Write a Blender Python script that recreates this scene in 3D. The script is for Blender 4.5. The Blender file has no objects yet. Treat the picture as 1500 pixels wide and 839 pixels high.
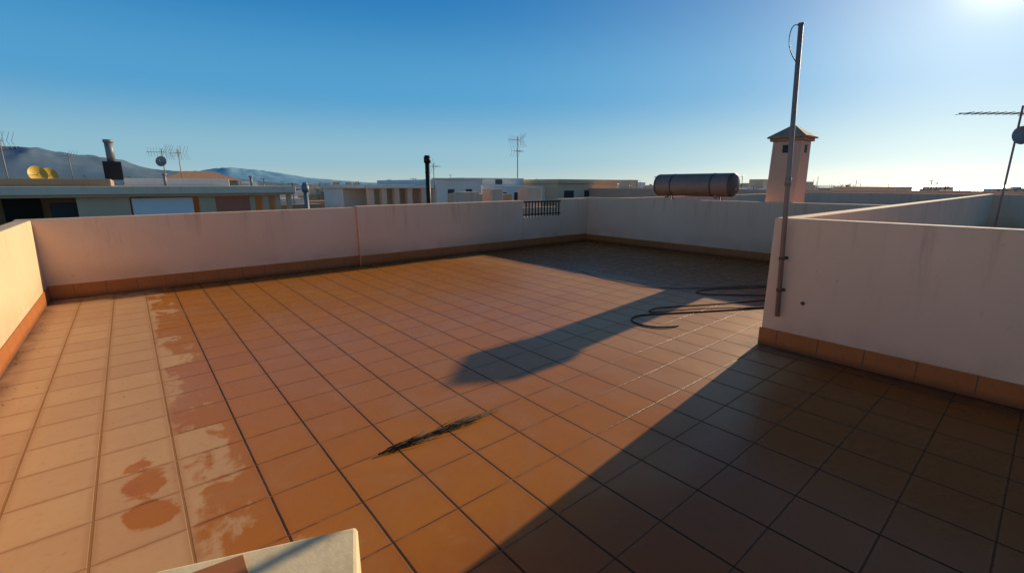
import bpy, bmesh, math, random
from mathutils import Vector, Matrix, noise
random.seed(7)
scene=bpy.context.scene
H0=1.6
CA=math.radians(39.9); SA,CO=math.sin(CA),math.cos(CA)
def sv(F,t,z=0.0):
    """site survey: F metres along heading 39.9deg, t = tangent of bearing off that heading"""
    R=F*t
    return Vector((F*SA+R*CO, F*CO-R*SA, z))

# ---------------------------------------------------------------- materials
class NT:
    def __init__(s,name):
        m=bpy.data.materials.new(name); m.use_nodes=True
        s.m=m; s.t=m.node_tree; s.n=s.t.nodes; s.b=s.n['Principled BSDF']
    def new(s,t,**k):
        n=s.n.new(t)
        for a,b in k.items(): setattr(n,a,b)
        return n
    def put(s,sock,v):
        if hasattr(v,'is_linked') or isinstance(v,bpy.types.NodeSocket): s.t.links.new(v,sock)
        else: sock.default_value=v
    def math(s,op,a,b=None,c=None,clamp=False):
        n=s.new('ShaderNodeMath',operation=op); n.use_clamp=clamp
        s.put(n.inputs[0],a)
        if b is not None: s.put(n.inputs[1],b)
        if c is not None: s.put(n.inputs[2],c)
        return n.outputs[0]
    def ramp(s,v,a,b,c=0.0,d=1.0):
        n=s.new('ShaderNodeMapRange',interpolation_type='SMOOTHSTEP')
        s.put(n.inputs[0],v)
        for i,x in enumerate((a,b,c,d)): s.put(n.inputs[1+i],x)
        return n.outputs[0]
    def mix(s,f,a,b,mode='MIX'):
        n=s.new('ShaderNodeMix',data_type='RGBA',blend_type=mode)
        s.put(n.inputs[0],f)
        s.put(n.inputs[6],a if not isinstance(a,tuple) else (*a,1)[:4])
        s.put(n.inputs[7],b if not isinstance(b,tuple) else (*b,1)[:4])
        return n.outputs[2]
    def noise(s,vec,scale,detail=4,rough=.55,dist=0):
        n=s.new('ShaderNodeTexNoise'); s.put(n.inputs['Vector'],vec)
        n.inputs['Scale'].default_value=scale; n.inputs['Detail'].default_value=detail
        n.inputs['Roughness'].default_value=rough; n.inputs['Distortion'].default_value=dist
        return n.outputs[0]
    def pos(s): return s.new('ShaderNodeNewGeometry').outputs['Position']
    def scale(s,v,x,y,z):
        n=s.new('ShaderNodeVectorMath',operation='MULTIPLY'); s.put(n.inputs[0],v); n.inputs[1].default_value=(x,y,z); return n.outputs[0]
    def sep(s,v):
        n=s.new('ShaderNodeSeparateXYZ'); s.put(n.inputs[0],v); return n.outputs
    def bump(s,h,strength=.3,dist=.01,prev=None):
        n=s.new('ShaderNodeBump'); n.inputs['Strength'].default_value=strength; n.inputs['Distance'].default_value=dist
        s.put(n.inputs['Height'],h)
        if prev is not None: s.put(n.inputs['Normal'],prev)
        s.t.links.new(n.outputs[0],s.b.inputs['Normal']); return n.outputs[0]
    def col(s,c): s.put(s.b.inputs['Base Color'],c if not isinstance(c,tuple) else (*c,1)[:4])
    def rough(s,v): s.put(s.b.inputs['Roughness'],v)

def simple(name,c,r=.6,metal=0,var=.15,sc=3.0,bump=.1):
    k=NT(name); p=k.pos(); n=k.noise(p,sc,5)
    d=tuple(x*(1-var) for x in c); l=tuple(min(1,x*(1+var)) for x in c)
    k.col(k.mix(n,d,l)); k.rough(k.ramp(n,.2,.8,r-.06,min(1,r+.06))); k.b.inputs['Metallic'].default_value=metal
    if bump: k.bump(k.noise(p,sc*12,4),bump,.005)
    return k.m

TS=.355
def tile_floor():
    k=NT('terracotta_tiles'); p=k.pos(); s=k.sep(p); X,Y=s[0],s[1]
    u=k.math('DIVIDE',k.math('SUBTRACT',X,.005),TS); v=k.math('DIVIDE',k.math('SUBTRACT',Y,2.06),TS)
    cb=k.new('ShaderNodeCombineXYZ'); k.put(cb.inputs[0],k.math('FLOOR',u)); k.put(cb.inputs[1],k.math('FLOOR',v))
    wn=k.new('ShaderNodeTexWhiteNoise',noise_dimensions='3D'); k.put(wn.inputs['Vector'],cb.outputs[0]); cell=wn.outputs['Value']
    wob=k.math('MULTIPLY',k.math('SUBTRACT',k.noise(p,9,3),.5),.008)
    du=k.math('ABSOLUTE',k.math('SUBTRACT',k.math('FRACT',k.math('ADD',u,wob)),.5)); dv=k.math('ABSOLUTE',k.math('SUBTRACT',k.math('FRACT',k.math('ADD',v,wob)),.5))
    gu=k.ramp(du,.479,.488); gv=k.ramp(dv,.486,.493)
    g=k.math('MAXIMUM',gu,k.math('MULTIPLY',gv,.75))
    eu=k.ramp(du,.38,.49); ev=k.ramp(dv,.42,.49); edge=k.math('MAXIMUM',eu,ev)
    n1=k.noise(p,3.2,7,.62,.6); n2=k.noise(p,.55,3); n3=k.noise(p,26,5,.6); n4=k.noise(k.scale(p,1,.35,1),6,5,.6,.4); n5=k.noise(p,1.3,6,.65,1.2)
    # wetness: rain-wet tiles, drying from the left side; water held along joints and per tile
    xw=k.math('ADD',X,k.math('MULTIPLY',k.math('SUBTRACT',n1,.5),.9))
    xw=k.math('ADD',xw,k.math('MULTIPLY',k.math('SUBTRACT',n4,.5),.7))
    xw=k.math('ADD',xw,k.math('MULTIPLY',k.math('SUBTRACT',cell,.5),.22))
    xw=k.math('ADD',xw,k.math('MULTIPLY',ev,.05))
    wetL=k.ramp(xw,.08,.20)
    wetL=k.math('MULTIPLY',wetL,k.ramp(X,-.02,.05))
    def puddle(cx,cy,r):
        a=k.math('SUBTRACT',X,cx); b=k.math('SUBTRACT',Y,cy)
        d=k.math('SQRT',k.math('ADD',k.math('MULTIPLY',a,a),k.math('MULTIPLY',b,b)))
        d=k.math('ADD',d,k.math('MULTIPLY',k.math('SUBTRACT',n1,.5),.34))
        return k.ramp(d,r,r+.035,1,0)
    pud=k.math('MAXIMUM',puddle(-.15,2.96,.10),puddle(-.13,2.66,.085))
    pud=k.math('MAXIMUM',pud,puddle(-.17,3.2,.035))
    right=k.ramp(k.math('ADD',k.math('ADD',X,k.math('MULTIPLY',Y,-.45)),k.math('MULTIPLY',k.math('SUBTRACT',n2,.5),4)),1.0,3.6)
    # parapet shadow zones: darker, redder shade painted into the tile and joint colour
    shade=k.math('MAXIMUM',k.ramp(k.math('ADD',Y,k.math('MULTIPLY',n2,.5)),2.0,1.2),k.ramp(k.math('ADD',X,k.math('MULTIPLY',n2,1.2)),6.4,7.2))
    wet=k.math('MULTIPLY',wetL,k.math('SUBTRACT',1,k.math('MULTIPLY',right,.5)))
    wet=k.math('MULTIPLY',wet,k.ramp(n5,.25,.55,.72,1))
    wet=k.math('MAXIMUM',wet,k.math('MULTIPLY',wetL,k.math('MULTIPLY',edge,.7)))
    wet=k.math('MAXIMUM',wet,pud)
    wet=k.math('MAXIMUM',wet,k.math('MULTIPLY',shade,wetL))  # shadow zones take the full wet colour as well
    dry=k.mix(n1,(.52,.27,.125),(.62,.36,.185)); dry=k.mix(k.math('MULTIPLY',cell,.6),dry,(.48,.24,.12))
    wetc=k.mix(n5,(.34,.095,.010),(.56,.20,.026)); wetc=k.mix(k.math('MULTIPLY',cell,.5),wetc,(.40,.125,.018))
    wetc=k.mix(k.math('MULTIPLY',shade,.66),wetc,(.19,.038,.012))  # paints the shadow zones darker and redder
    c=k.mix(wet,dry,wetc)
    c=k.mix(k.math('MULTIPLY',edge,.30),c,(.30,.10,.03))
    c=k.mix(k.math('MULTIPLY',k.ramp(n3,.55,.8),.28),c,(.22,.09,.04))
    # limescale and grime
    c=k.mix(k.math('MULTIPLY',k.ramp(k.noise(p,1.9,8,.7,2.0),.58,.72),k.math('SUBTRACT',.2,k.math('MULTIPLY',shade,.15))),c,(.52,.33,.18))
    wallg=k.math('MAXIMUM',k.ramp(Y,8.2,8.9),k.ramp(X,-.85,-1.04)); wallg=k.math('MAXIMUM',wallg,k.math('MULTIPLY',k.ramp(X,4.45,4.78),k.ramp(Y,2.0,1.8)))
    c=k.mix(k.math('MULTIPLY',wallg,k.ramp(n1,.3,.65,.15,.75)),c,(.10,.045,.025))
    gc=k.mix(wet,(.33,.15,.055),(.045,.022,.013)); gc=k.mix(k.math('MULTIPLY',gv,k.ramp(n4,.45,.6)),gc,(.30,.14,.06))
    gc=k.mix(shade,gc,(.05,.018,.010))  # joints painted darker in the shadow zones too
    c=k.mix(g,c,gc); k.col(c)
    r=k.ramp(n5,.2,.8,.17,.36); rd=k.ramp(n3,.2,.8,.5,.65)
    rr=k.new('ShaderNodeMix',data_type='FLOAT'); k.put(rr.inputs[0],wet); k.put(rr.inputs[2],rd); k.put(rr.inputs[3],r)
    rr2=k.math('MAXIMUM',rr.outputs[0],k.math('MULTIPLY',g,.8)); k.rough(rr2)
    k.b.inputs['Specular IOR Level'].default_value=.20
    b=k.bump(k.math('SUBTRACT',k.math('MULTIPLY',n3,.12),g),.6,.004)
    k.bump(k.math('ADD',k.noise(p,2.3,2),k.math('MULTIPLY',n1,.2)),.3,.012,b)
    return k.m

def plaster(name,base,stain=(.36,.25,.18),amount=.5,top=1.2,toplo=.05,tophi=.55):
    k=NT(name); p=k.pos(); s=k.sep(p)
    n=k.noise(p,1.1,6,.6); st=k.noise(k.scale(p,7,7,.7),1.0,5,.65); sp=k.noise(p,14,4,.6); pa=k.noise(p,.6,3)
    c=k.mix(n,tuple(x*.86 for x in base),tuple(min(1,x*1.06) for x in base))
    c=k.mix(k.math('MULTIPLY',k.ramp(pa,.4,.65),.35),c,tuple(x*f_ for x,f_ in zip(base,(.88,.82,.76))))
    f=k.math('MULTIPLY',k.ramp(st,.50,.78),k.ramp(s[2],top-.9,top+.05))
    c=k.mix(k.math('MULTIPLY',f,amount),c,stain)
    low=k.math('MULTIPLY',k.ramp(s[2],.60,.15),k.ramp(n,.35,.65)); c=k.mix(k.math('MULTIPLY',low,.5),c,stain)
    c=k.mix(k.math('MULTIPLY',k.ramp(sp,.64,.76),.32),c,stain)
    g=k.new('ShaderNodeNewGeometry'); nz=k.sep(g.outputs['Normal'])[2]
    c=k.mix(k.math('MULTIPLY',k.ramp(nz,.6,.95),k.ramp(sp,.35,.7,toplo,tophi)),c,stain)
    k.col(c); k.rough(.85); k.b.inputs['Specular IOR Level'].default_value=.2
    b=k.bump(k.noise(p,60,4,.6),.25,.004); k.bump(k.noise(p,5,3),.35,.014,b)
    return k.m

M_floor=tile_floor()
M_pl=plaster('plaster_cream',(.88,.56,.385),(.46,.25,.14))
M_plL=plaster('plaster_sunlit_copy',(.70,.54,.33),(.40,.25,.13))  # separate copy for the sunlit left wall, base darkened against overexposure
M_plB=plaster('plaster_old',(.60,.43,.29),(.2,.14,.10),.9,2.0)
M_slab=plaster('plaster_slab',(.84,.66,.48),(.3,.2,.14),.7,2.0)
M_white=plaster('plaster_white',(.86,.78,.69),(.4,.35,.3),.4,2.0)
M_beige=plaster('plaster_beige',(.70,.50,.33),(.3,.2,.14),.6,2.0)
M_ochre=plaster('plaster_ochre',(.46,.31,.18),(.2,.14,.1),.7,2.0)
M_ledge=plaster('plaster_ledge',(.86,.66,.40),(.42,.28,.14),.3,1.2,.0,.35)
def skirt():
    k=NT('terracotta_skirting'); p=k.pos(); s=k.sep(p)
    a=k.math('ADD',s[0],s[1]); fr=k.math('ABSOLUTE',k.math('SUBTRACT',k.math('FRACT',k.math('DIVIDE',a,TS)),.5)); g=k.ramp(fr,.484,.492)
    n=k.noise(p,4,6,.6); c=k.mix(n,(.36,.10,.025),(.50,.17,.05)); c=k.mix(k.math('MULTIPLY',k.ramp(k.noise(p,18,4),.5,.72),.4),c,(.2,.09,.04))
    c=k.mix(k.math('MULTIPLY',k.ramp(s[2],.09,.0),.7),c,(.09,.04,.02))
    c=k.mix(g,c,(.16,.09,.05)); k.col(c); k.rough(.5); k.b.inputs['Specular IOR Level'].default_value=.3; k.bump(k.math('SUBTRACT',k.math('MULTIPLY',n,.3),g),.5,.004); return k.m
M_sk=skirt()
M_metal=simple('galvanised_steel',(.30,.22,.18),.6,.35,.3,8)
M_rust=simple('rusty_metal',(.16,.08,.05),.8,.2,.3,20)
M_black=simple('black_rubber',(.018,.016,.015),.5,0,.3,10)
M_iron=simple('black_iron',(.02,.017,.016),.55,.3,.2,10)
M_dark=simple('dark_interior',(.03,.028,.027),.7,0,.3,4,0)
M_glass=simple('window_glass',(.03,.04,.05),.15,0,.2,2,0)
M_alu=simple('aluminium_tank',(.20,.17,.15),.6,.4,.3,5,.05)
M_tankend=simple('tank_end_plastic',(.05,.045,.045),.6,0,.2,5)
M_clay=simple('clay_roof',(.48,.24,.12),.8,0,.25,6)
M_chim=plaster('chimney_render',(.68,.42,.29),(.3,.18,.12),.8,2.6)
M_chcap=simple('chimney_cap_concrete',(.36,.22,.14),.85,0,.3,6,.4)
M_yel=simple('yellow_dish',(.75,.42,.05),.5,0,.1,3,0)
M_grey=simple('grey_dish',(.22,.22,.23),.5,.2,.15,4,0)
M_banner=simple('white_canvas',(.80,.79,.78),.8,0,.05,3,.1)
M_red=simple('red_door_paint',(.55,.16,.09),.6,0,.15,3)
M_twig=simple('dry_frond',(.04,.027,.015),.8,0,.4,30,0)

# ---------------------------------------------------------------- mesh helpers
def link(o,parent=None):
    scene.collection.objects.link(o)
    if parent: o.parent=parent
    return o
def empty(name,loc=(0,0,0)):
    e=bpy.data.objects.new(name,None); e.empty_display_size=.2; scene.collection.objects.link(e); return e
def from_bm(bm,name,mats,parent=None,bev=0,smooth=False):
    me=bpy.data.meshes.new(name); bmesh.ops.recalc_face_normals(bm,faces=bm.faces); bm.to_mesh(me); bm.free()
    for m in (mats if isinstance(mats,(list,tuple)) else [mats]): me.materials.append(m)
    if smooth:
        for f in me.polygons: f.use_smooth=True
    o=bpy.data.objects.new(name,me); link(o,parent)
    if bev:
        b=o.modifiers.new('bevel','BEVEL'); b.width=bev; b.segments=2; b.limit_method='ANGLE'
    return o
def add_box(bm,x0,x1,y0,y1,z0,z1,mi=0):
    vs=[bm.verts.new((x,y,z)) for x in(x0,x1) for y in(y0,y1) for z in(z0,z1)]
    fs=[(0,1,3,2),(4,6,7,5),(0,4,5,1),(2,3,7,6),(0,2,6,4),(1,5,7,3)]
    for f in fs:
        fa=bm.faces.new([vs[i] for i in f]); fa.material_index=mi
def box(name,x0,x1,y0,y1,z0,z1,mat,parent=None,bev=0):
    bm=bmesh.new(); add_box(bm,x0,x1,y0,y1,z0,z1); return from_bm(bm,name,mat,parent,bev)
def add_tube(bm,a,b,r0,r1=None,seg=12,mi=0,cap=True):
    a,b=Vector(a),Vector(b); r1=r0 if r1 is None else r1
    q=(b-a).to_track_quat('Z','Y'); R=[]
    for p,r in((a,r0),(b,r1)):
        R.append([bm.verts.new(p+q@Vector((r*math.cos(2*math.pi*i/seg),r*math.sin(2*math.pi*i/seg),0))) for i in range(seg)])
    for i in range(seg):
        f=bm.faces.new((R[0][i],R[0][(i+1)%seg],R[1][(i+1)%seg],R[1][i])); f.material_index=mi; f.smooth=True
    if cap:
        f=bm.faces.new(R[0][::-1]); f.material_index=mi; f=bm.faces.new(R[1]); f.material_index=mi
def tubes(name,segs,mat,parent=None,seg=10):
    bm=bmesh.new()
    for s in segs: add_tube(bm,*s,seg=seg)
    return from_bm(bm,name,mat,parent)
def curve(name,pts,r,mat,parent=None):
    c=bpy.data.curves.new(name,'CURVE'); c.dimensions='3D'; c.bevel_depth=r; c.bevel_resolution=3; c.resolution_u=8
    s=c.splines.new('NURBS'); s.points.add(len(pts)-1)
    for i,p in enumerate(pts): s.points[i].co=(*p,1)
    s.order_u=4; s.use_endpoint_u=True
    c.materials.append(mat); o=bpy.data.objects.new(name,c); return link(o,parent)

# ---------------------------------------------------------------- terrace
box('terrace_floor',-1.2,26,-4.2,9.1,-.25,0,M_floor)
box('apartment_building',-1.15,25.9,-4.1,9.05,-14,-.252,M_plB)
def wall(x0,x1,y0,y1,h,skirts,h2=None,mat=None,SK=.185):
    e=empty('parapet_wall'); bm=bmesh.new()
    add_box(bm,x0,x1,y0,y1,.002,h)
    if h2 is not None:
        for v in bm.verts:
            if v.co.z>.5:
                t=(v.co.x-x0)/(x1-x0) if (x1-x0)>(y1-y0) else (v.co.y-y0)/(y1-y0)
                v.co.z=h+(h2-h)*t
    from_bm(bm,'wall_body',mat or M_pl,e,.014)
    for s in skirts:
        box('skirting',*s,.003,SK,M_sk,e,.003)
    return e
T=.012
wall(-1.22,-1.05,-4,8.945,1.13,[(-1.05,-1.05+T,-4,8.93)],mat=M_plL)
wall(-1.22,3.45,8.95,9.12,1.14,[(-1.035,3.45,8.95-T,8.95)],1.17,SK=.21)
wall(3.452,7.8,8.87,9.10,1.19,[(3.44,7.8,8.87-T,8.87)],1.21,SK=.21)
wall(7.802,9.23,8.87,9.10,.78,[(7.8,9.23,8.87-T,8.87)],SK=.21)
wall(9.232,10.3,8.87,9.10,1.23,[(9.23,10.29,8.87-T,8.87)],SK=.21)
wall(10.3,10.47,1.77,9.10,1.25,[(10.3-T,10.3,1.77,8.855)])
wall(4.8,4.96,-4,1.76,1.29,[(4.8-T,4.8,-4,1.76+T),(4.8,4.96,1.76,1.76+T)])
wall(4.962,24,1.60,1.758,1.288,[(4.963,10.29,1.758,1.758+T)])
wall(24,24.17,-4,9.1,1.27,[])
wall(-1.0,4.78,-4.17,-4.0,1.2,[])
wall(10.48,24,8.93,9.1,1.2,[])
e=empty('iron_railing'); bm=bmesh.new()
add_box(bm,7.8,9.23,8.93,8.97,1.15,1.185); add_box(bm,7.8,9.23,8.935,8.965,.83,.855)
for i in range(13):
    x=7.85+i*.1108; add_box(bm,x-.012,x+.012,8.938,8.962,.78,1.15)
from_bm(bm,'bars',M_iron,e)

# mast fixed to wall
e=empty('antenna_pole')
a=Vector((4.755,1.61,.34)); b=Vector((4.675,1.70,2.95))
bm=bmesh.new(); add_tube(bm,a,b,.022,.020,16); add_tube(bm,b,b+Vector((0,0,.012)),.024,.024,16); add_tube(bm,a.lerp(b,.5)-Vector((0,0,.05)),a.lerp(b,.5)+Vector((0,0,.02)),.026,.026,16)
from_bm(bm,'mast',M_metal,e)
for f in(.10,.22):
    c=a.lerp(b,f); bm=bmesh.new(); add_tube(bm,c-Vector((0,0,.012)),c+Vector((0,0,.012)),.027,.027,14); add_box(bm,c.x,4.80,c.y-.008,c.y+.008,c.z-.01,c.z+.01); add_box(bm,4.793,4.80,c.y-.035,c.y+.035,c.z-.014,c.z+.014)
    from_bm(bm,'bracket',M_rust,e)
curve('loose_cable',[b+Vector((.01,-.0,-.02)),b+Vector((-.03,.05,.04)),b+Vector((-.05,.08,-.1)),b+Vector((-.03,.05,-.22)),b+Vector((.0,.0,-.3))],.004,M_black,e)
e=empty('wall_pipe_stub')
bm=bmesh.new(); add_tube(bm,(4.8,1.42,.50),(4.775,1.42,.50),.010,.010,12); add_tube(bm,(4.8,1.42,.50),(4.795,1.42,.50),.018,.018,12); from_bm(bm,'stub',M_rust,e)

# hose and cables on the floor
curve('garden_hose',[(6.9,2.0,.009),(6.3,2.3,.009),(5.7,2.62,.009),(5.1,2.95,.009),(4.75,3.18,.009),(4.5,3.16,.009),(4.38,2.98,.009),(4.42,2.75,.010),(4.58,2.62,.012),(4.72,2.62,.009)],.0085,M_black)
curve('garden_hose',[(7.3,1.95,.009),(6.6,2.15,.009),(6.0,2.45,.026),(5.5,2.85,.024),(5.05,3.05,.012),(4.9,3.2,.009),(5.2,3.25,.009),(5.7,2.95,.009),(6.2,2.7,.009),(6.9,2.4,.009),(7.6,2.1,.009)],.007,M_black)
curve('garden_hose',[(7.2,2.4,.009),(6.8,2.85,.009),(6.3,3.2,.009),(6.5,3.45,.009),(7.1,3.2,.009),(7.6,2.8,.009),(8.0,2.7,.009)],.007,M_black)
curve('electric_cable',[(6.4,5.6,.006),(6.2,5.1,.006),(6.2,4.6,.006),(6.1,4.1,.006),(6.4,3.7,.006),(7.0,3.3,.006),(7.7,3.0,.006),(8.4,2.4,.006)],.004,M_black)
# dry palm frond
bm=bmesh.new()
for i in range(70):
    s=random.uniform(.96,1.62); l=random.uniform(.10,.30); y=2.385+random.gauss(0,.013)+ (s-1.4)*-.02
    an=random.gauss(.0,.14); z=random.uniform(.006,.02)
    e1=min(s+l,1.90)
    add_tube(bm,(s,y,z),(e1,y+an*l,z+random.uniform(-.003,.01)),.0026,.001,5)
add_tube(bm,(.95,2.40,.010),(1.88,2.37,.012),.005,.003,6)
from_bm(bm,'dry_palm_frond',M_twig)
# small leaf litter and grit blown about
bm=bmesh.new(); rr=random.Random(5)
for i in range(150):
    if i%2: x=rr.uniform(-1.0,10.2); y=8.82-abs(rr.gauss(0,.12))
    elif i%3: x=-1.02+abs(rr.gauss(0,.1)); y=rr.uniform(1,8.8)
    else: x=rr.uniform(-.9,7); y=rr.uniform(1.3,8.5)
    s=rr.uniform(.005,.015); an=rr.uniform(0,3.14); z=.006
    ca,sa=math.cos(an)*s,math.sin(an)*s
    v=[bm.verts.new(q) for q in((x-ca,y-sa,z),(x+sa*.4,y-ca*.4,z+s*.5),(x+ca,y+sa,z+.001),(x-sa*.4,y+ca*.4,z+s*.3))]
    bm.faces.new(v[:3]); bm.faces.new((v[0],v[2],v[3]))
from_bm(bm,'leaf_litter',M_twig)

# foreground plastered ledge with tiled step
def ledge():
    e=empty('plaster_ledge'); zt=.6
    def P(r,f,z): return (f*SA+r*CO,f*CO-r*SA,z)
    def prism(name,pts,z0,z1,m,bev=.012):
        bm=bmesh.new(); lo=[bm.verts.new(P(r,f,z0)) for r,f in pts]; hi=[bm.verts.new(P(r,f,z1)) for r,f in pts]
        bm.faces.new(hi); bm.faces.new(lo[::-1])
        for i in range(len(pts)):
            j=(i+1)%len(pts); bm.faces.new((lo[i],lo[j],hi[j],hi[i]))
        return from_bm(bm,name,m,e,bev)
    prism('ledge_body',[(-.95,1.01),(-.466,1.172),(-.40,.98),(-.36,.80),(-1.0,.62)],.001,zt,M_ledge)
    prism('tile_inset',[(-.86,.99),(-.745,1.06),(-.66,.955),(-.64,.80),(-.9,.72)],zt-.01,zt+.004,M_sk,.002)
ledge()

# ---------------------------------------------------------------- chimney
e=empty('rendered_chimney'); cx,cy,hs=11.05,3.90,.275
bm=bmesh.new(); add_box(bm,cx-hs,cx+hs,cy-hs,cy+hs,.002,2.50)
for v in bm.verts:
    if v.co.z<1: v.co.x=cx+(v.co.x-cx)*1.12; v.co.y=cy+(v.co.y-cy)*1.12
from_bm(bm,'shaft',M_chim,e,.01)
bm=bmesh.new(); add_box(bm,cx-.325,cx+.325,cy-.325,cy+.325,2.502,2.56); 
cor=((-1,-1),(1,-1),(1,1),(-1,1))
v=[bm.verts.new((cx+a*.37,cy+b_*.37,2.562)) for a,b_ in cor]; v2=[bm.verts.new((cx+a*.37,cy+b_*.37,2.59)) for a,b_ in cor]
v3=[bm.verts.new((cx+a*.035,cy+b_*.035,2.83)) for a,b_ in cor]
bm.faces.new(v[::-1]); bm.faces.new(v3)
for i in range(4):
    j=(i+1)%4; bm.faces.new((v[i],v[j],v2[j],v2[i])); bm.faces.new((v2[i],v2[j],v3[j],v3[i]))
from_bm(bm,'hipped_cap',M_chcap,e,.006)
bm=bmesh.new(); add_box(bm,cx-hs-.006,cx-hs+.05,cy-.07,cy+.07,2.26,2.42); add_box(bm,cx-.07,cx+.07,cy-hs-.006,cy-hs+.05,2.26,2.42); from_bm(bm,'vent_openings',M_dark,e)

# ---------------------------------------------------------------- solar heater
e=empty('solar_water_heater'); tx,ty,tz=12.5,6.82,1.60; L=1.17;r=.315
bm=bmesh.new(); prof=[(-L,.0),(-L,r*.8),(-L+.03,r*.96),(-L+.07,r),(-L+.10,r),(L-.10,r),(L-.07,r),(L-.03,r*.96),(L,r*.8),(L,0)]
rings=[]
N=40
for (y,rr) in prof:
    rings.append([bm.verts.new((tx+rr*math.cos(2*math.pi*i/N),ty+y,tz+rr*math.sin(2*math.pi*i/N))) for i in range(N)] if rr>0 else [bm.verts.new((tx,ty+y,tz))])
for k_ in range(len(prof)-1):
    A,B=rings[k_],rings[k_+1]
    for i in range(N):
        j=(i+1)%N
        if len(A)==1: f=bm.faces.new((A[0],B[j],B[i]))
        elif len(B)==1: f=bm.faces.new((A[i],A[j],B[0]))
        else: f=bm.faces.new((A[i],A[j],B[j],B[i]))
        f.smooth=True; f.material_index=0 if k_==4 else 1
from_bm(bm,'tank',[M_alu,M_tankend],e)
bm=bmesh.new()
for y in(-.6,.6): add_tube(bm,(tx,ty+y-.02,tz),(tx,ty+y+.02,tz),r+.006,r+.006,40)
from_bm(bm,'straps',M_tankend,e)
segs=[]
for s in(-.75,.75):
    segs+=[((tx+.05,ty+s,tz-r),(tx+.05,ty+s,.0),.02),((tx+1.6,ty+s,.0),(tx+.1,ty+s,tz-r),.02),((tx+.05,ty+s,.02),(tx+1.6,ty+s,.02),.02)]
for s in(-.75,.75):
    segs.append(((tx-.1,ty+s-.001,tz-r-.0),(tx-.1,ty+s+.08,tz-r-.0),.06))
segs.append(((tx,ty-L-.03,tz-.1),(tx,ty-L+.02,tz-.1),.03))
tubes('frame',segs,M_metal,e)
bm=bmesh.new()
q=[bm.verts.new(c) for c in((tx+.25,ty-1,tz-.45),(tx+.25,ty+1,tz-.45),(tx+1.65,ty+1,.12),(tx+1.65,ty-1,.12))]
bm.faces.new(q); g=bmesh.ops.extrude_face_region(bm,geom=bm.faces[:]); 
for vv in g['geom']:
    if isinstance(vv,bmesh.types.BMVert): vv.co.z-=.08
from_bm(bm,'collector_panel',M_glass,e)

# ---------------------------------------------------------------- antennas
def yagi(name,base,h,boomdir,blen,nel,dish=None,scale=1.0,mat=None,tilt=0.0,back=.25):
    e=empty(name); base=Vector(base); mat=mat or M_metal
    segs=[(base,base+Vector((0,0,h)),.016*scale)]
    bd=Vector(boomdir).normalized(); side=bd.cross(Vector((0,0,1))).normalized()
    up=Vector((0,0,1))
    top=base+Vector((0,0,h-.12*scale)); s0=top-bd*blen*back
    segs.append((s0,s0+bd*blen,.009*scale))
    for i in range(nel):
        p=s0+bd*blen*(i+.3)/nel; w=.16*scale if i else .28*scale
        ax=side*math.cos(tilt)+up*math.sin(tilt)
        segs.append((p-ax*w,p+ax*w,.005*scale))
    for sgn in(-1,1):
        d=(bd*-.5+Vector((0,0,sgn*.8))).normalized()
        for w in(-.2,-.07,.07,.2): segs.append((s0+side*w*scale,s0+side*w*scale+d*.32*scale,.005*scale))
    tubes('mast_and_elements',segs,mat,e,6)
    if dish:
        z,rad,dirv,dm=dish; bm=bmesh.new(); d=Vector(dirv).normalized(); q=d.to_track_quat('Z','Y'); c=base+Vector((0,0,z))+d*.08
        R=[]
        for k_ in range(6):
            t=k_/5; R.append([bm.verts.new(c+q@Vector((rad*t*math.cos(2*math.pi*i/20),rad*t*math.sin(2*math.pi*i/20),rad*.3*t*t))) for i in range(20)] if k_ else [bm.verts.new(c)])
        for k_ in range(5):
            for i in range(20):
                j=(i+1)%20
                if k_==0: bm.faces.new((R[0][0],R[1][i],R[1][j]))
                else: bm.faces.new((R[k_][i],R[k_+1][i],R[k_+1][j],R[k_][j]))
        add_tube(bm,c-q@Vector((0,rad,-rad*.3)),c+q@Vector((0,0,rad*.9)),.01,.01,6)
        add_tube(bm,c+q@Vector((0,0,rad*.8)),c+q@Vector((0,0,rad*1.0)),.03,.03,8)
        o=from_bm(bm,'dish',dm,e,smooth=True); m=o.modifiers.new('s','SOLIDIFY'); m.thickness=.01
    return e
bp=sv(9.0,1.064,0)
yagi('tv_antenna',(bp.x,bp.y,0),3.05,(-CO,SA,0),1.5,10,(2.50,.17,(-SA-.3,-CO,.1),M_grey),scale=1.15,back=.22)

# ---------------------------------------------------------------- neighbour buildings
e=empty('rooftop_apartment')
Y0=20
box('lower_storeys',-9,5.1,Y0,Y0+9,-14,.0,M_plB,e)
box('back_wall',-9,5.0,Y0+2.5,Y0+8,.0,1.25,M_ochre,e)
box('roof_slab',-9.2,5.2,Y0-.35,Y0+8.3,1.30,1.56,M_slab,e,.02)
box('slab_drip_edge',-9.15,5.15,Y0-.25,Y0-.02,1.22,1.298,M_plB,e)
box('terrace_parapet',-9,5.1,Y0-.05,Y0+.13,.0,.42,M_slab,e)
bm=bmesh.new()
for x0,x1 in((-1.25,.05),(1.98,2.48),(3.6,3.78),(4.05,4.25),(4.5,4.68),(4.95,5.1),(-9,-7)): add_box(bm,x0,x1,Y0+.0,Y0+.25,.42,1.27)
from_bm(bm,'piers',M_beige,e)
box('awning',.1,1.8,Y0+.03,Y0+.07,.43,1.16,M_banner,e)
box('red_shutter',2.5,3.58,Y0-.02,Y0+.04,.43,1.17,M_red,e)
bm=bmesh.new(); add_box(bm,-1.9,-1.25,Y0+.3,Y0+.34,.43,1.05); add_box(bm,-5,-4,Y0+2.45,Y0+2.5,.3,1.15); add_box(bm,-3.2,-2.3,Y0+2.45,Y0+2.5,.3,1.15); from_bm(bm,'windows',M_dark,e)
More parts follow.
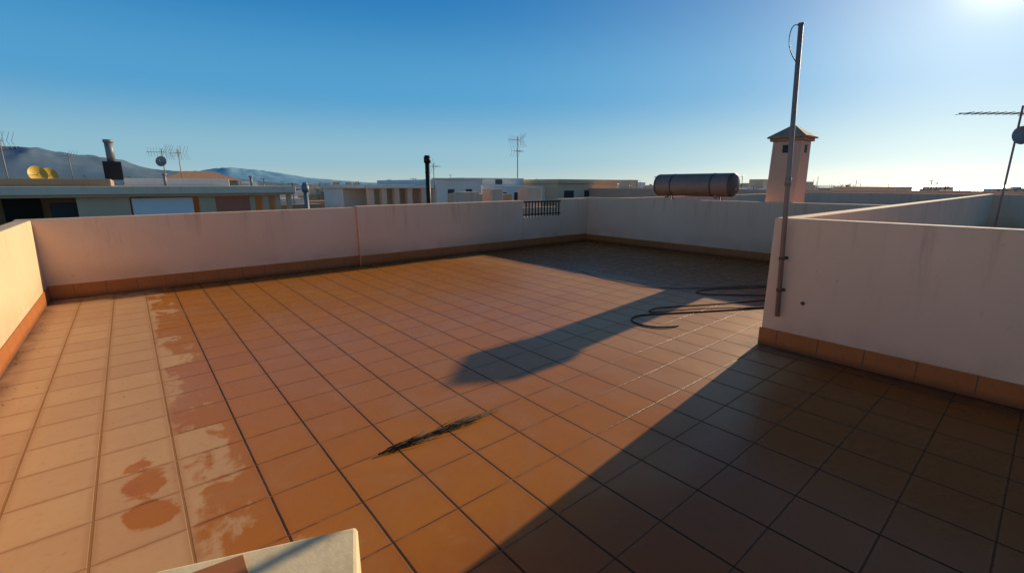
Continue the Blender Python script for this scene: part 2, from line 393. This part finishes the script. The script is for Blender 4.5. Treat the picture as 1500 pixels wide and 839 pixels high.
box('upper_slab',-9,-.35,Y0+1,Y0+7,1.563,1.80,M_ochre,e,.02)
box('roof_parapet',0.0,3.6,Y0+4,Y0+4.2,1.563,1.86,M_white,e,.02)
bm=bmesh.new()
for x,h in((-4.6,.4),(1.2,.2),(4.1,.15)): add_tube(bm,(x,Y0+2,1.563),(x,Y0+2,1.563+h+.2),.05,.05,8); add_tube(bm,(x,Y0+2,1.563+h+.2),(x,Y0+2,1.563+h+.26),.08,.08,8)
from_bm(bm,'roof_vents',M_grey,e)
e=empty('flue_chimney')
c=sv(19.5,-.855,1.56); 
bm=bmesh.new(); add_box(bm,c.x-.3,c.x+.3,c.y-.22,c.y+.22,1.803,2.55); from_bm(bm,'masonry_base',M_iron,e,.02)
tubes('flue_pipe',[((c.x,c.y,2.55),(c.x,c.y,3.35),.14),((c.x,c.y,3.3),(c.x,c.y,3.42),.17)],M_grey,e,14)
e=empty('tiled_roof_villa'); c=sv(40,-.675,0)
box('walls',c.x-2.6,c.x+2.6,c.y-2,c.y+2,-14,1.95,M_beige,e)
bm=bmesh.new(); q=[bm.verts.new((c.x+a*3.0,c.y+b_*2.4,1.96)) for a,b_ in cor]; t1=bm.verts.new((c.x-1.0,c.y,2.75)); t2=bm.verts.new((c.x+1.0,c.y,2.75))
bm.faces.new(q[::-1]); bm.faces.new((q[0],q[1],t2,t1)); bm.faces.new((q[1],q[2],t2)); bm.faces.new((q[2],q[3],t1,t2)); bm.faces.new((q[3],q[0],t1)); from_bm(bm,'hipped_tile_roof',M_clay,e)

for F,t,zb,zt,rd in((17,-1.085,1.2,3.3,None),(20,-.745,1.55,3.1,1),(22,-.71,1.55,3.2,None),(26,-.945,1.6,3.3,None)):
    b_=sv(F,t,zb); yagi('tv_antenna',b_,zt-zb,(random.uniform(-1,1),.4,0),.8,7,None if not rd else (1.0,.22,(-.5,-.8,.2),M_grey),scale=1.15,tilt=random.choice((0,1.57)))
for F,t in((24,-1.02),(27,-.995)):
    e=empty('satellite_dish'); b_=sv(F,t,1.5); bm=bmesh.new(); q=Vector((.35,-.9,.35)).to_track_quat('Z','Y'); R=[]; rad=.38
    ce=b_+Vector((0,0,.62))
    for k_ in range(6):
        tt=k_/5; R.append([bm.verts.new(ce+q@Vector((rad*tt*math.cos(math.pi*i/10),rad*1.15*tt*math.sin(math.pi*i/10),rad*.28*tt*tt))) for i in range(20)] if k_ else [bm.verts.new(ce)])
    for k_ in range(5):
        for i in range(20):
            j=(i+1)%20
            if k_==0: bm.faces.new((R[0][0],R[1][i],R[1][j]))
            else: bm.faces.new((R[k_][i],R[k_+1][i],R[k_+1][j],R[k_][j]))
    from_bm(bm,'reflector',M_yel,e,smooth=True)
    tubes('stand',[(b_-Vector((0,0,1)),ce-Vector((0,0,.02)),.03),(ce,ce+q@Vector((0,0,.35)),.012)],M_metal,e)

# middle buildings
e=empty('arcade_building'); Y1=24
box('lower_storeys',9.8,14.0,Y1,Y1+7,-14,.1,M_beige,e)
box('rear_wall',9.9,14.0,Y1+3.5,Y1+7,.1,1.4,M_white,e)
box('roof_slab',9.7,14.0,Y1-.15,Y1+7.1,1.42,1.62,M_white,e,.02)
bm=bmesh.new()
for x0 in(10.0,10.75,11.5,12.3,13.2): add_box(bm,x0,x0+.3,Y1,Y1+.3,.1,1.42)
add_box(bm,9.8,14.0,Y1-.02,Y1+.1,.1,.55)
from_bm(bm,'columns',M_pl,e)
e=empty('white_flat_building')
box('main_block',14.02,17.3,Y1-.3,Y1+8,-14,1.92,M_white,e,.02)
box('parapet_block',17.32,23.6,Y1+.4,Y1+8,-14,1.55,M_white,e,.02)
box('stair_head',17.6,22.9,Y1+2,Y1+6,1.552,2.08,M_white,e,.02)
box('cornice',13.95,17.4,Y1-.38,Y1+.1,1.923,2.0,M_white,e)
bm=bmesh.new()
for x0 in(14.8,16.1): add_box(bm,x0,x0+.45,Y1-.33,Y1-.28,.55,1.35)
for x0 in(17.9,19.2,20.6,22): add_box(bm,x0,x0+.7,Y1+.36,Y1+.42,.2,1.1)
for x0 in(18.4,20.2): add_box(bm,x0,x0+.6,Y1+1.97,Y1+2.02,1.65,1.98)
from_bm(bm,'windows',M_glass,e)
e=empty('beige_flat_building')
box('main_block',23.62,30.5,Y1-.8,Y1+7,-14,1.72,M_beige,e,.02)
box('roof_edge',23.5,30.7,Y1-1,Y1+7.2,1.723,2.0,M_beige,e,.02)
bm=bmesh.new()
for x0 in(24.3,26.5,28.6): add_box(bm,x0,x0+1.0,Y1-.84,Y1-.78,.1,1.2)
from_bm(bm,'windows',M_glass,e)
e=empty('pink_terrace_house')
box('house_body',7.2,20,13.2,19,-14,-.2,M_beige,e)
box('pier',8.9,9.55,13.2,13.9,-.2,1.36,M_pl,e,.01)
box('pier',10.1,10.6,13.2,13.8,-.2,1.46,M_pl,e,.01)
box('pier',12.0,12.75,13.4,14.0,-.2,1.52,M_pl,e,.01)
box('parapet',7.2,20,13.2,13.4,-.2,.75,M_pl,e,.01)
box('roof_hut',10.62,11.9,14.2,17,-.2,1.25,M_plB,e,.01)
e=empty('black_flue_pipe'); c=sv(14,-.181,0)
tubes('pipe',[((c.x,c.y,-.3),(c.x,c.y,2.26),.07),((c.x,c.y,2.24),(c.x,c.y,2.42),.10),((c.x,c.y,2.42),(c.x,c.y,2.46),.08)],M_iron,e,14)
e=empty('vent_pipe'); c=sv(17,-.447,0)
tubes('pipe',[((c.x,c.y,-1),(c.x,c.y,1.35),.08),((c.x,c.y,1.35),(c.x,c.y,1.6),.13),((c.x,c.y,1.6),(c.x,c.y,1.68),.09)],M_grey,e,14)
b_=sv(34,.012,2.08); yagi('tv_antenna',b_,2.9,(-.8,.3,0),1.0,7,None,scale=1.8,tilt=1.57)
b_=sv(34,.012,2.08); yagi('tv_antenna',b_+Vector((.0,.02,0)),2.1,(.8,.3,0),.9,6,None,scale=1.6)
b_=sv(22,-.168,1.4); yagi('tv_antenna',b_,1.2,(.8,.3,0),.6,6,None,scale=1.2)

e=empty('neighbour_roof_terrace')
box('building_body',27,48,-14,26,-14,-.6,M_plB,e)
box('parapet',27,27.2,-14,26,-.6,1.36,M_chim,e,.02)
box('stair_hut',31,35,-3.5,.5,-.6,1.55,M_ochre,e,.02)
box('stair_hut',33,37,6,9,-.6,1.50,M_beige,e,.02)
box('stair_hut',30,33,14,18,-.6,1.35,M_beige,e,.02)

# ---------------------------------------------------------------- distant town
def town():
    bm=bmesh.new(); rr=random.Random(3)
    for i in range(1100):
        azd=rr.uniform(-25,118); az=math.radians(azd); d=55*math.exp(rr.random()*3.2)
        x=d*math.sin(az); y=d*math.cos(az)
        if x<52 and y<42: continue
        if azd>68 and d>700: continue
        w=rr.uniform(7,18); dp=rr.uniform(7,16)
        top=-13+rr.choice([6.5,9.5,9.5,12.2,12.6,13.2]) + rr.uniform(-.5,.6)
        if d>250 and azd<68: top+=rr.uniform(0,1.8)
        if azd>76: top=min(top,rr.uniform(-3,.3))
        mi=rr.choice([0,0,0,1,1,2,3])
        add_box(bm,x,x+w,y,y+dp,-14,top,mi)
        if rr.random()<.6:
            hx=x+rr.uniform(0,w-3.2); hy=y+rr.uniform(0,dp-3.2); add_box(bm,hx,hx+3,hy,hy+3,top,top+rr.uniform(1,2.2)*(1 if azd<76 else .5),rr.choice([0,1,1]))
        if d<260:
            for q in range(rr.randint(0,3)):
                hx=x+rr.uniform(0,w); hy=y+rr.uniform(0,dp); h=rr.uniform(1.2,3)
                add_tube(bm,(hx,hy,top),(hx,hy,top+h),.04,.04,5,4); add_tube(bm,(hx-.5,hy,top+h*.95),(hx+.5,hy+.3,top+h*.95),.03,.03,5,4)
        if d<420:
            for fl_ in range(3):
                zz=top-1.9-3*fl_
                n=int(w/3)
                for k_ in range(n):
                    xx=x+1+k_*w/n; add_box(bm,xx,xx+1.2,y-.05,y+.02,zz,zz+1.3,4)
                n=int(dp/3)
                for k_ in range(n):
                    yy=y+1+k_*dp/n; add_box(bm,x-.05,x+.02,yy,yy+1.2,zz,zz+1.3,4)
    from_bm(bm,'distant_town',[M_white,M_beige,M_ochre,M_clay,M_glass])
town()
def foliage():
    k=NT('tree_foliage'); n=k.noise(k.pos(),.6,4); k.col(k.mix(n,(.05,.07,.045),(.11,.13,.08))); k.rough(.8); return k.m
M_fol=foliage()
M_bark=simple('bark',(.12,.08,.05),.9,0,.2,4,0)
def trees():
    bm=bmesh.new(); rr=random.Random(11)
    for i in range(420):
        azd=rr.uniform(20,112) if i%4 else rr.uniform(64,100); az=math.radians(azd); d=75*math.exp(rr.random()*2.1)
        x=d*math.sin(az); y=d*math.cos(az)
        if x<52 and y<42: continue
        h=rr.uniform(9,14)+ (rr.uniform(0,4) if d>250 else 0)
        if azd>78: h=min(h,rr.uniform(9,14))
        w=h*rr.uniform(.3,.5)
        add_tube(bm,(x,y,-14),(x,y,-14+h*.8),.25,.08,5,1,False)
        for j in range(70):
            a=rr.uniform(0,6.28); u=rr.uniform(-1,1); q=rr.random()**.4
            c=Vector((x+w*q*math.cos(a)*math.sqrt(1-u*u),y+w*q*math.sin(a)*math.sqrt(1-u*u),-14+h*.7+u*q*h*.3))
            s=rr.uniform(.4,1.1)
            v=[bm.verts.new(c+Vector((rr.uniform(-s,s),rr.uniform(-s,s),rr.uniform(-s,s)))) for _ in range(4)]
            for t in((0,1,2),(0,2,3)):
                bm.faces.new([v[z] for z in t])
    from_bm(bm,'distant_trees',[M_fol,M_bark])
trees()

# ---------------------------------------------------------------- terrain
def mat_ground():
    k=NT('ground_land'); p=k.pos(); n=k.noise(p,.012,8,.65); n2=k.noise(p,.0015,5)
    c=k.mix(k.ramp(n,.35,.65),(.12,.12,.08),(.30,.25,.19)); c=k.mix(k.ramp(n2,.4,.7),c,(.25,.27,.30)); k.col(c); k.rough(.95); return k.m
bm=bmesh.new(); R=60000
add=[bm.verts.new(v) for v in((-R,-R,-14),(R,-R,-14),(R,R,-14),(-R,R,-14))]; bm.faces.new(add); from_bm(bm,'ground',mat_ground())
k=NT('sea_water'); k.col((.05,.10,.13)); k.rough(.38); k.b.inputs['IOR'].default_value=1.33; p=k.pos(); k.bump(k.noise(p,.15,5,.6),.8,1.5)
bm=bmesh.new(); vs=[bm.verts.new(v) for v in((750,-R,-13.5),(R,-R,-13.5),(R,R*.30,-13.5),(2600,900,-13.5),(750,240,-13.5))]; bm.faces.new(vs); from_bm(bm,'sea',k.m)

def mountain(name,prof,dist,depth,col1,col2,seed,az0,az1,step,gain=1.0):
    bm=bmesh.new(); az=az0; cols=[]
    def H(a):
        if a<=prof[0][0]: return prof[0][1]
        for (a0,h0),(a1,h1) in zip(prof,prof[1:]):
            if a0<=a<=a1:
                t=(a-a0)/(a1-a0); return h0+(h1-h0)*t
        return prof[-1][1]
    NR=22
    while az<=az1:
        r=math.radians(az); base=H(az)*gain; col=[]
        for i in range(NR+1):
            t=i/NR; d=dist+depth*t
            P=Vector((d*math.sin(r),d*math.cos(r),0))
            prof_t=math.sin(min(1,t/.6)*math.pi/2)**1.1 if t<.6 else math.cos((t-.6)/.4*math.pi/2)**.8
            nn=noise.fractal(P/1400+Vector((seed,0,0)),1,2.1,6)
            ridge=1-abs(noise.fractal(P/900+Vector((0,seed,0)),1,2.0,5))
            z=base*(dist+.6*depth)*prof_t*(.92+.10*nn+.12*(ridge-.5)*2*(1-abs(t-.6)))
            col.append(bm.verts.new((P.x,P.y,-14+max(0,z))))
        cols.append(col); az+=step
    for a,b in zip(cols,cols[1:]):
        for i in range(NR): bm.faces.new((a[i],b[i],b[i+1],a[i+1]))
    k=NT(name+'_hazy_rock'); n=k.noise(k.pos(),.0012,9,.65); k.col(k.mix(k.ramp(n,.35,.65),col1,col2)); k.rough(1); k.b.inputs['Specular IOR Level'].default_value=0  # distance haze is baked into these bluish rock colours
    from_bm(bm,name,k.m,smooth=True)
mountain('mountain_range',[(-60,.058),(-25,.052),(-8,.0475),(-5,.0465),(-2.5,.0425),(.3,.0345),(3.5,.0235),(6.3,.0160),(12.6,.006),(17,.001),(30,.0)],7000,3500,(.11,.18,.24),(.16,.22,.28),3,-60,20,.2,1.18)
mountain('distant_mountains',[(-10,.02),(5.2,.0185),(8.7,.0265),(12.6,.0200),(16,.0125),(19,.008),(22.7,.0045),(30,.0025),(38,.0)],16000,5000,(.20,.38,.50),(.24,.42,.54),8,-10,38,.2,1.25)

# ---------------------------------------------------------------- light
SUN_AZ=84.3; SUN_EL=17.0
az=math.radians(SUN_AZ); el=math.radians(SUN_EL)
d=Vector((math.sin(az)*math.cos(el),math.cos(az)*math.cos(el),math.sin(el)))
l=bpy.data.lights.new('sun','SUN'); l.energy=5.0; l.angle=math.radians(.5); l.color=(1,.85,.58)
o=bpy.data.objects.new('sun',l); scene.collection.objects.link(o); o.rotation_euler=d.to_track_quat('Z','Y').to_euler(); o.location=(0,0,30)
w=bpy.data.worlds.new('World'); scene.world=w; w.use_nodes=True; nt=w.node_tree
def N_(t,**kw):
    n=nt.nodes.new(t)
    for a,b in kw.items(): setattr(n,a,b)
    return n
sky=N_('ShaderNodeTexSky'); sky.sky_type='NISHITA'; sky.sun_disc=False; sky.sun_elevation=el; sky.sun_rotation=az
sky.air_density=1.0; sky.dust_density=.3; sky.ozone_density=3.0; sky.altitude=50
SK_STR=.12
bg=nt.nodes['Background']; bg.inputs[1].default_value=SK_STR
tc=N_('ShaderNodeTexCoord'); nrm=N_('ShaderNodeVectorMath',operation='NORMALIZE'); nt.links.new(tc.outputs['Generated'],nrm.inputs[0])
sp=N_('ShaderNodeSeparateXYZ'); nt.links.new(nrm.outputs[0],sp.inputs[0])
cr=N_('ShaderNodeValToRGB'); nt.links.new(sp.outputs[2],cr.inputs[0]); cr.color_ramp.interpolation='EASE'
els=cr.color_ramp.elements
stops=[(0,(.42,.56,.58)),(.05,(.27,.50,.62)),(.18,(.075,.34,.62)),(.36,(.010,.19,.49)),(.6,(.012,.12,.32)),(1,(.06,.08,.14))]
els[0].position=0; els[0].color=(*stops[0][1],1); els[1].position=1; els[1].color=(*stops[-1][1],1)
for p_,c_ in stops[1:-1]:
    q_=els.new(p_); q_.color=(*c_,1)
dot=N_('ShaderNodeVectorMath',operation='DOT_PRODUCT'); nt.links.new(nrm.outputs[0],dot.inputs[0]); dot.inputs[1].default_value=d
def M2(op,a,b):
    n=N_('ShaderNodeMath',operation=op)
    for i,x in enumerate((a,b)):
        if isinstance(x,(int,float)): n.inputs[i].default_value=x
        else: nt.links.new(x,n.inputs[i])
    return n.outputs[0]
dm=M2('MAXIMUM',dot.outputs['Value'],0.0)
g1=M2('MULTIPLY',M2('POWER',dm,9.0),.17); g2=M2('MULTIPLY',M2('POWER',dm,60.0),.38); g3=M2('MULTIPLY',M2('POWER',dm,900.0),.9)
# aureole hugging the horizon under the sun
hz=M2('MULTIPLY',M2('POWER',dm,10.0),M2('MULTIPLY',M2('POWER',M2('SUBTRACT',1.0,M2('ABSOLUTE',sp.outputs[2],0.0)),16.0),.65))
gl=M2('ADD',M2('ADD',M2('ADD',g1,g2),g3),hz)
vm=N_('ShaderNodeVectorMath',operation='SCALE'); vm.inputs[0].default_value=(1.0,.90,.72); nt.links.new(gl,vm.inputs['Scale'])
ad=N_('ShaderNodeVectorMath',operation='ADD'); nt.links.new(cr.outputs[0],ad.inputs[0]); nt.links.new(vm.outputs[0],ad.inputs[1])
sc_=N_('ShaderNodeVectorMath',operation='SCALE'); nt.links.new(ad.outputs[0],sc_.inputs[0]); sc_.inputs['Scale'].default_value=1/SK_STR
mx=N_('ShaderNodeMix',data_type='RGBA'); mx.inputs[0].default_value=.9
nt.links.new(sky.outputs[0],mx.inputs[6]); nt.links.new(sc_.outputs[0],mx.inputs[7]); nt.links.new(mx.outputs[2],bg.inputs[0])

# ---------------------------------------------------------------- camera
cam=bpy.data.cameras.new('camera'); cam.sensor_width=36; cam.lens=36*662/1500; cam.clip_start=.05; cam.clip_end=150000
co=bpy.data.objects.new('camera',cam); scene.collection.objects.link(co); co.location=(0,0,H0)
co.rotation_euler=(math.radians(90-12.64),0,-CA); scene.camera=co
scene.view_settings.view_transform='Standard'; scene.view_settings.look='None'; scene.view_settings.exposure=0
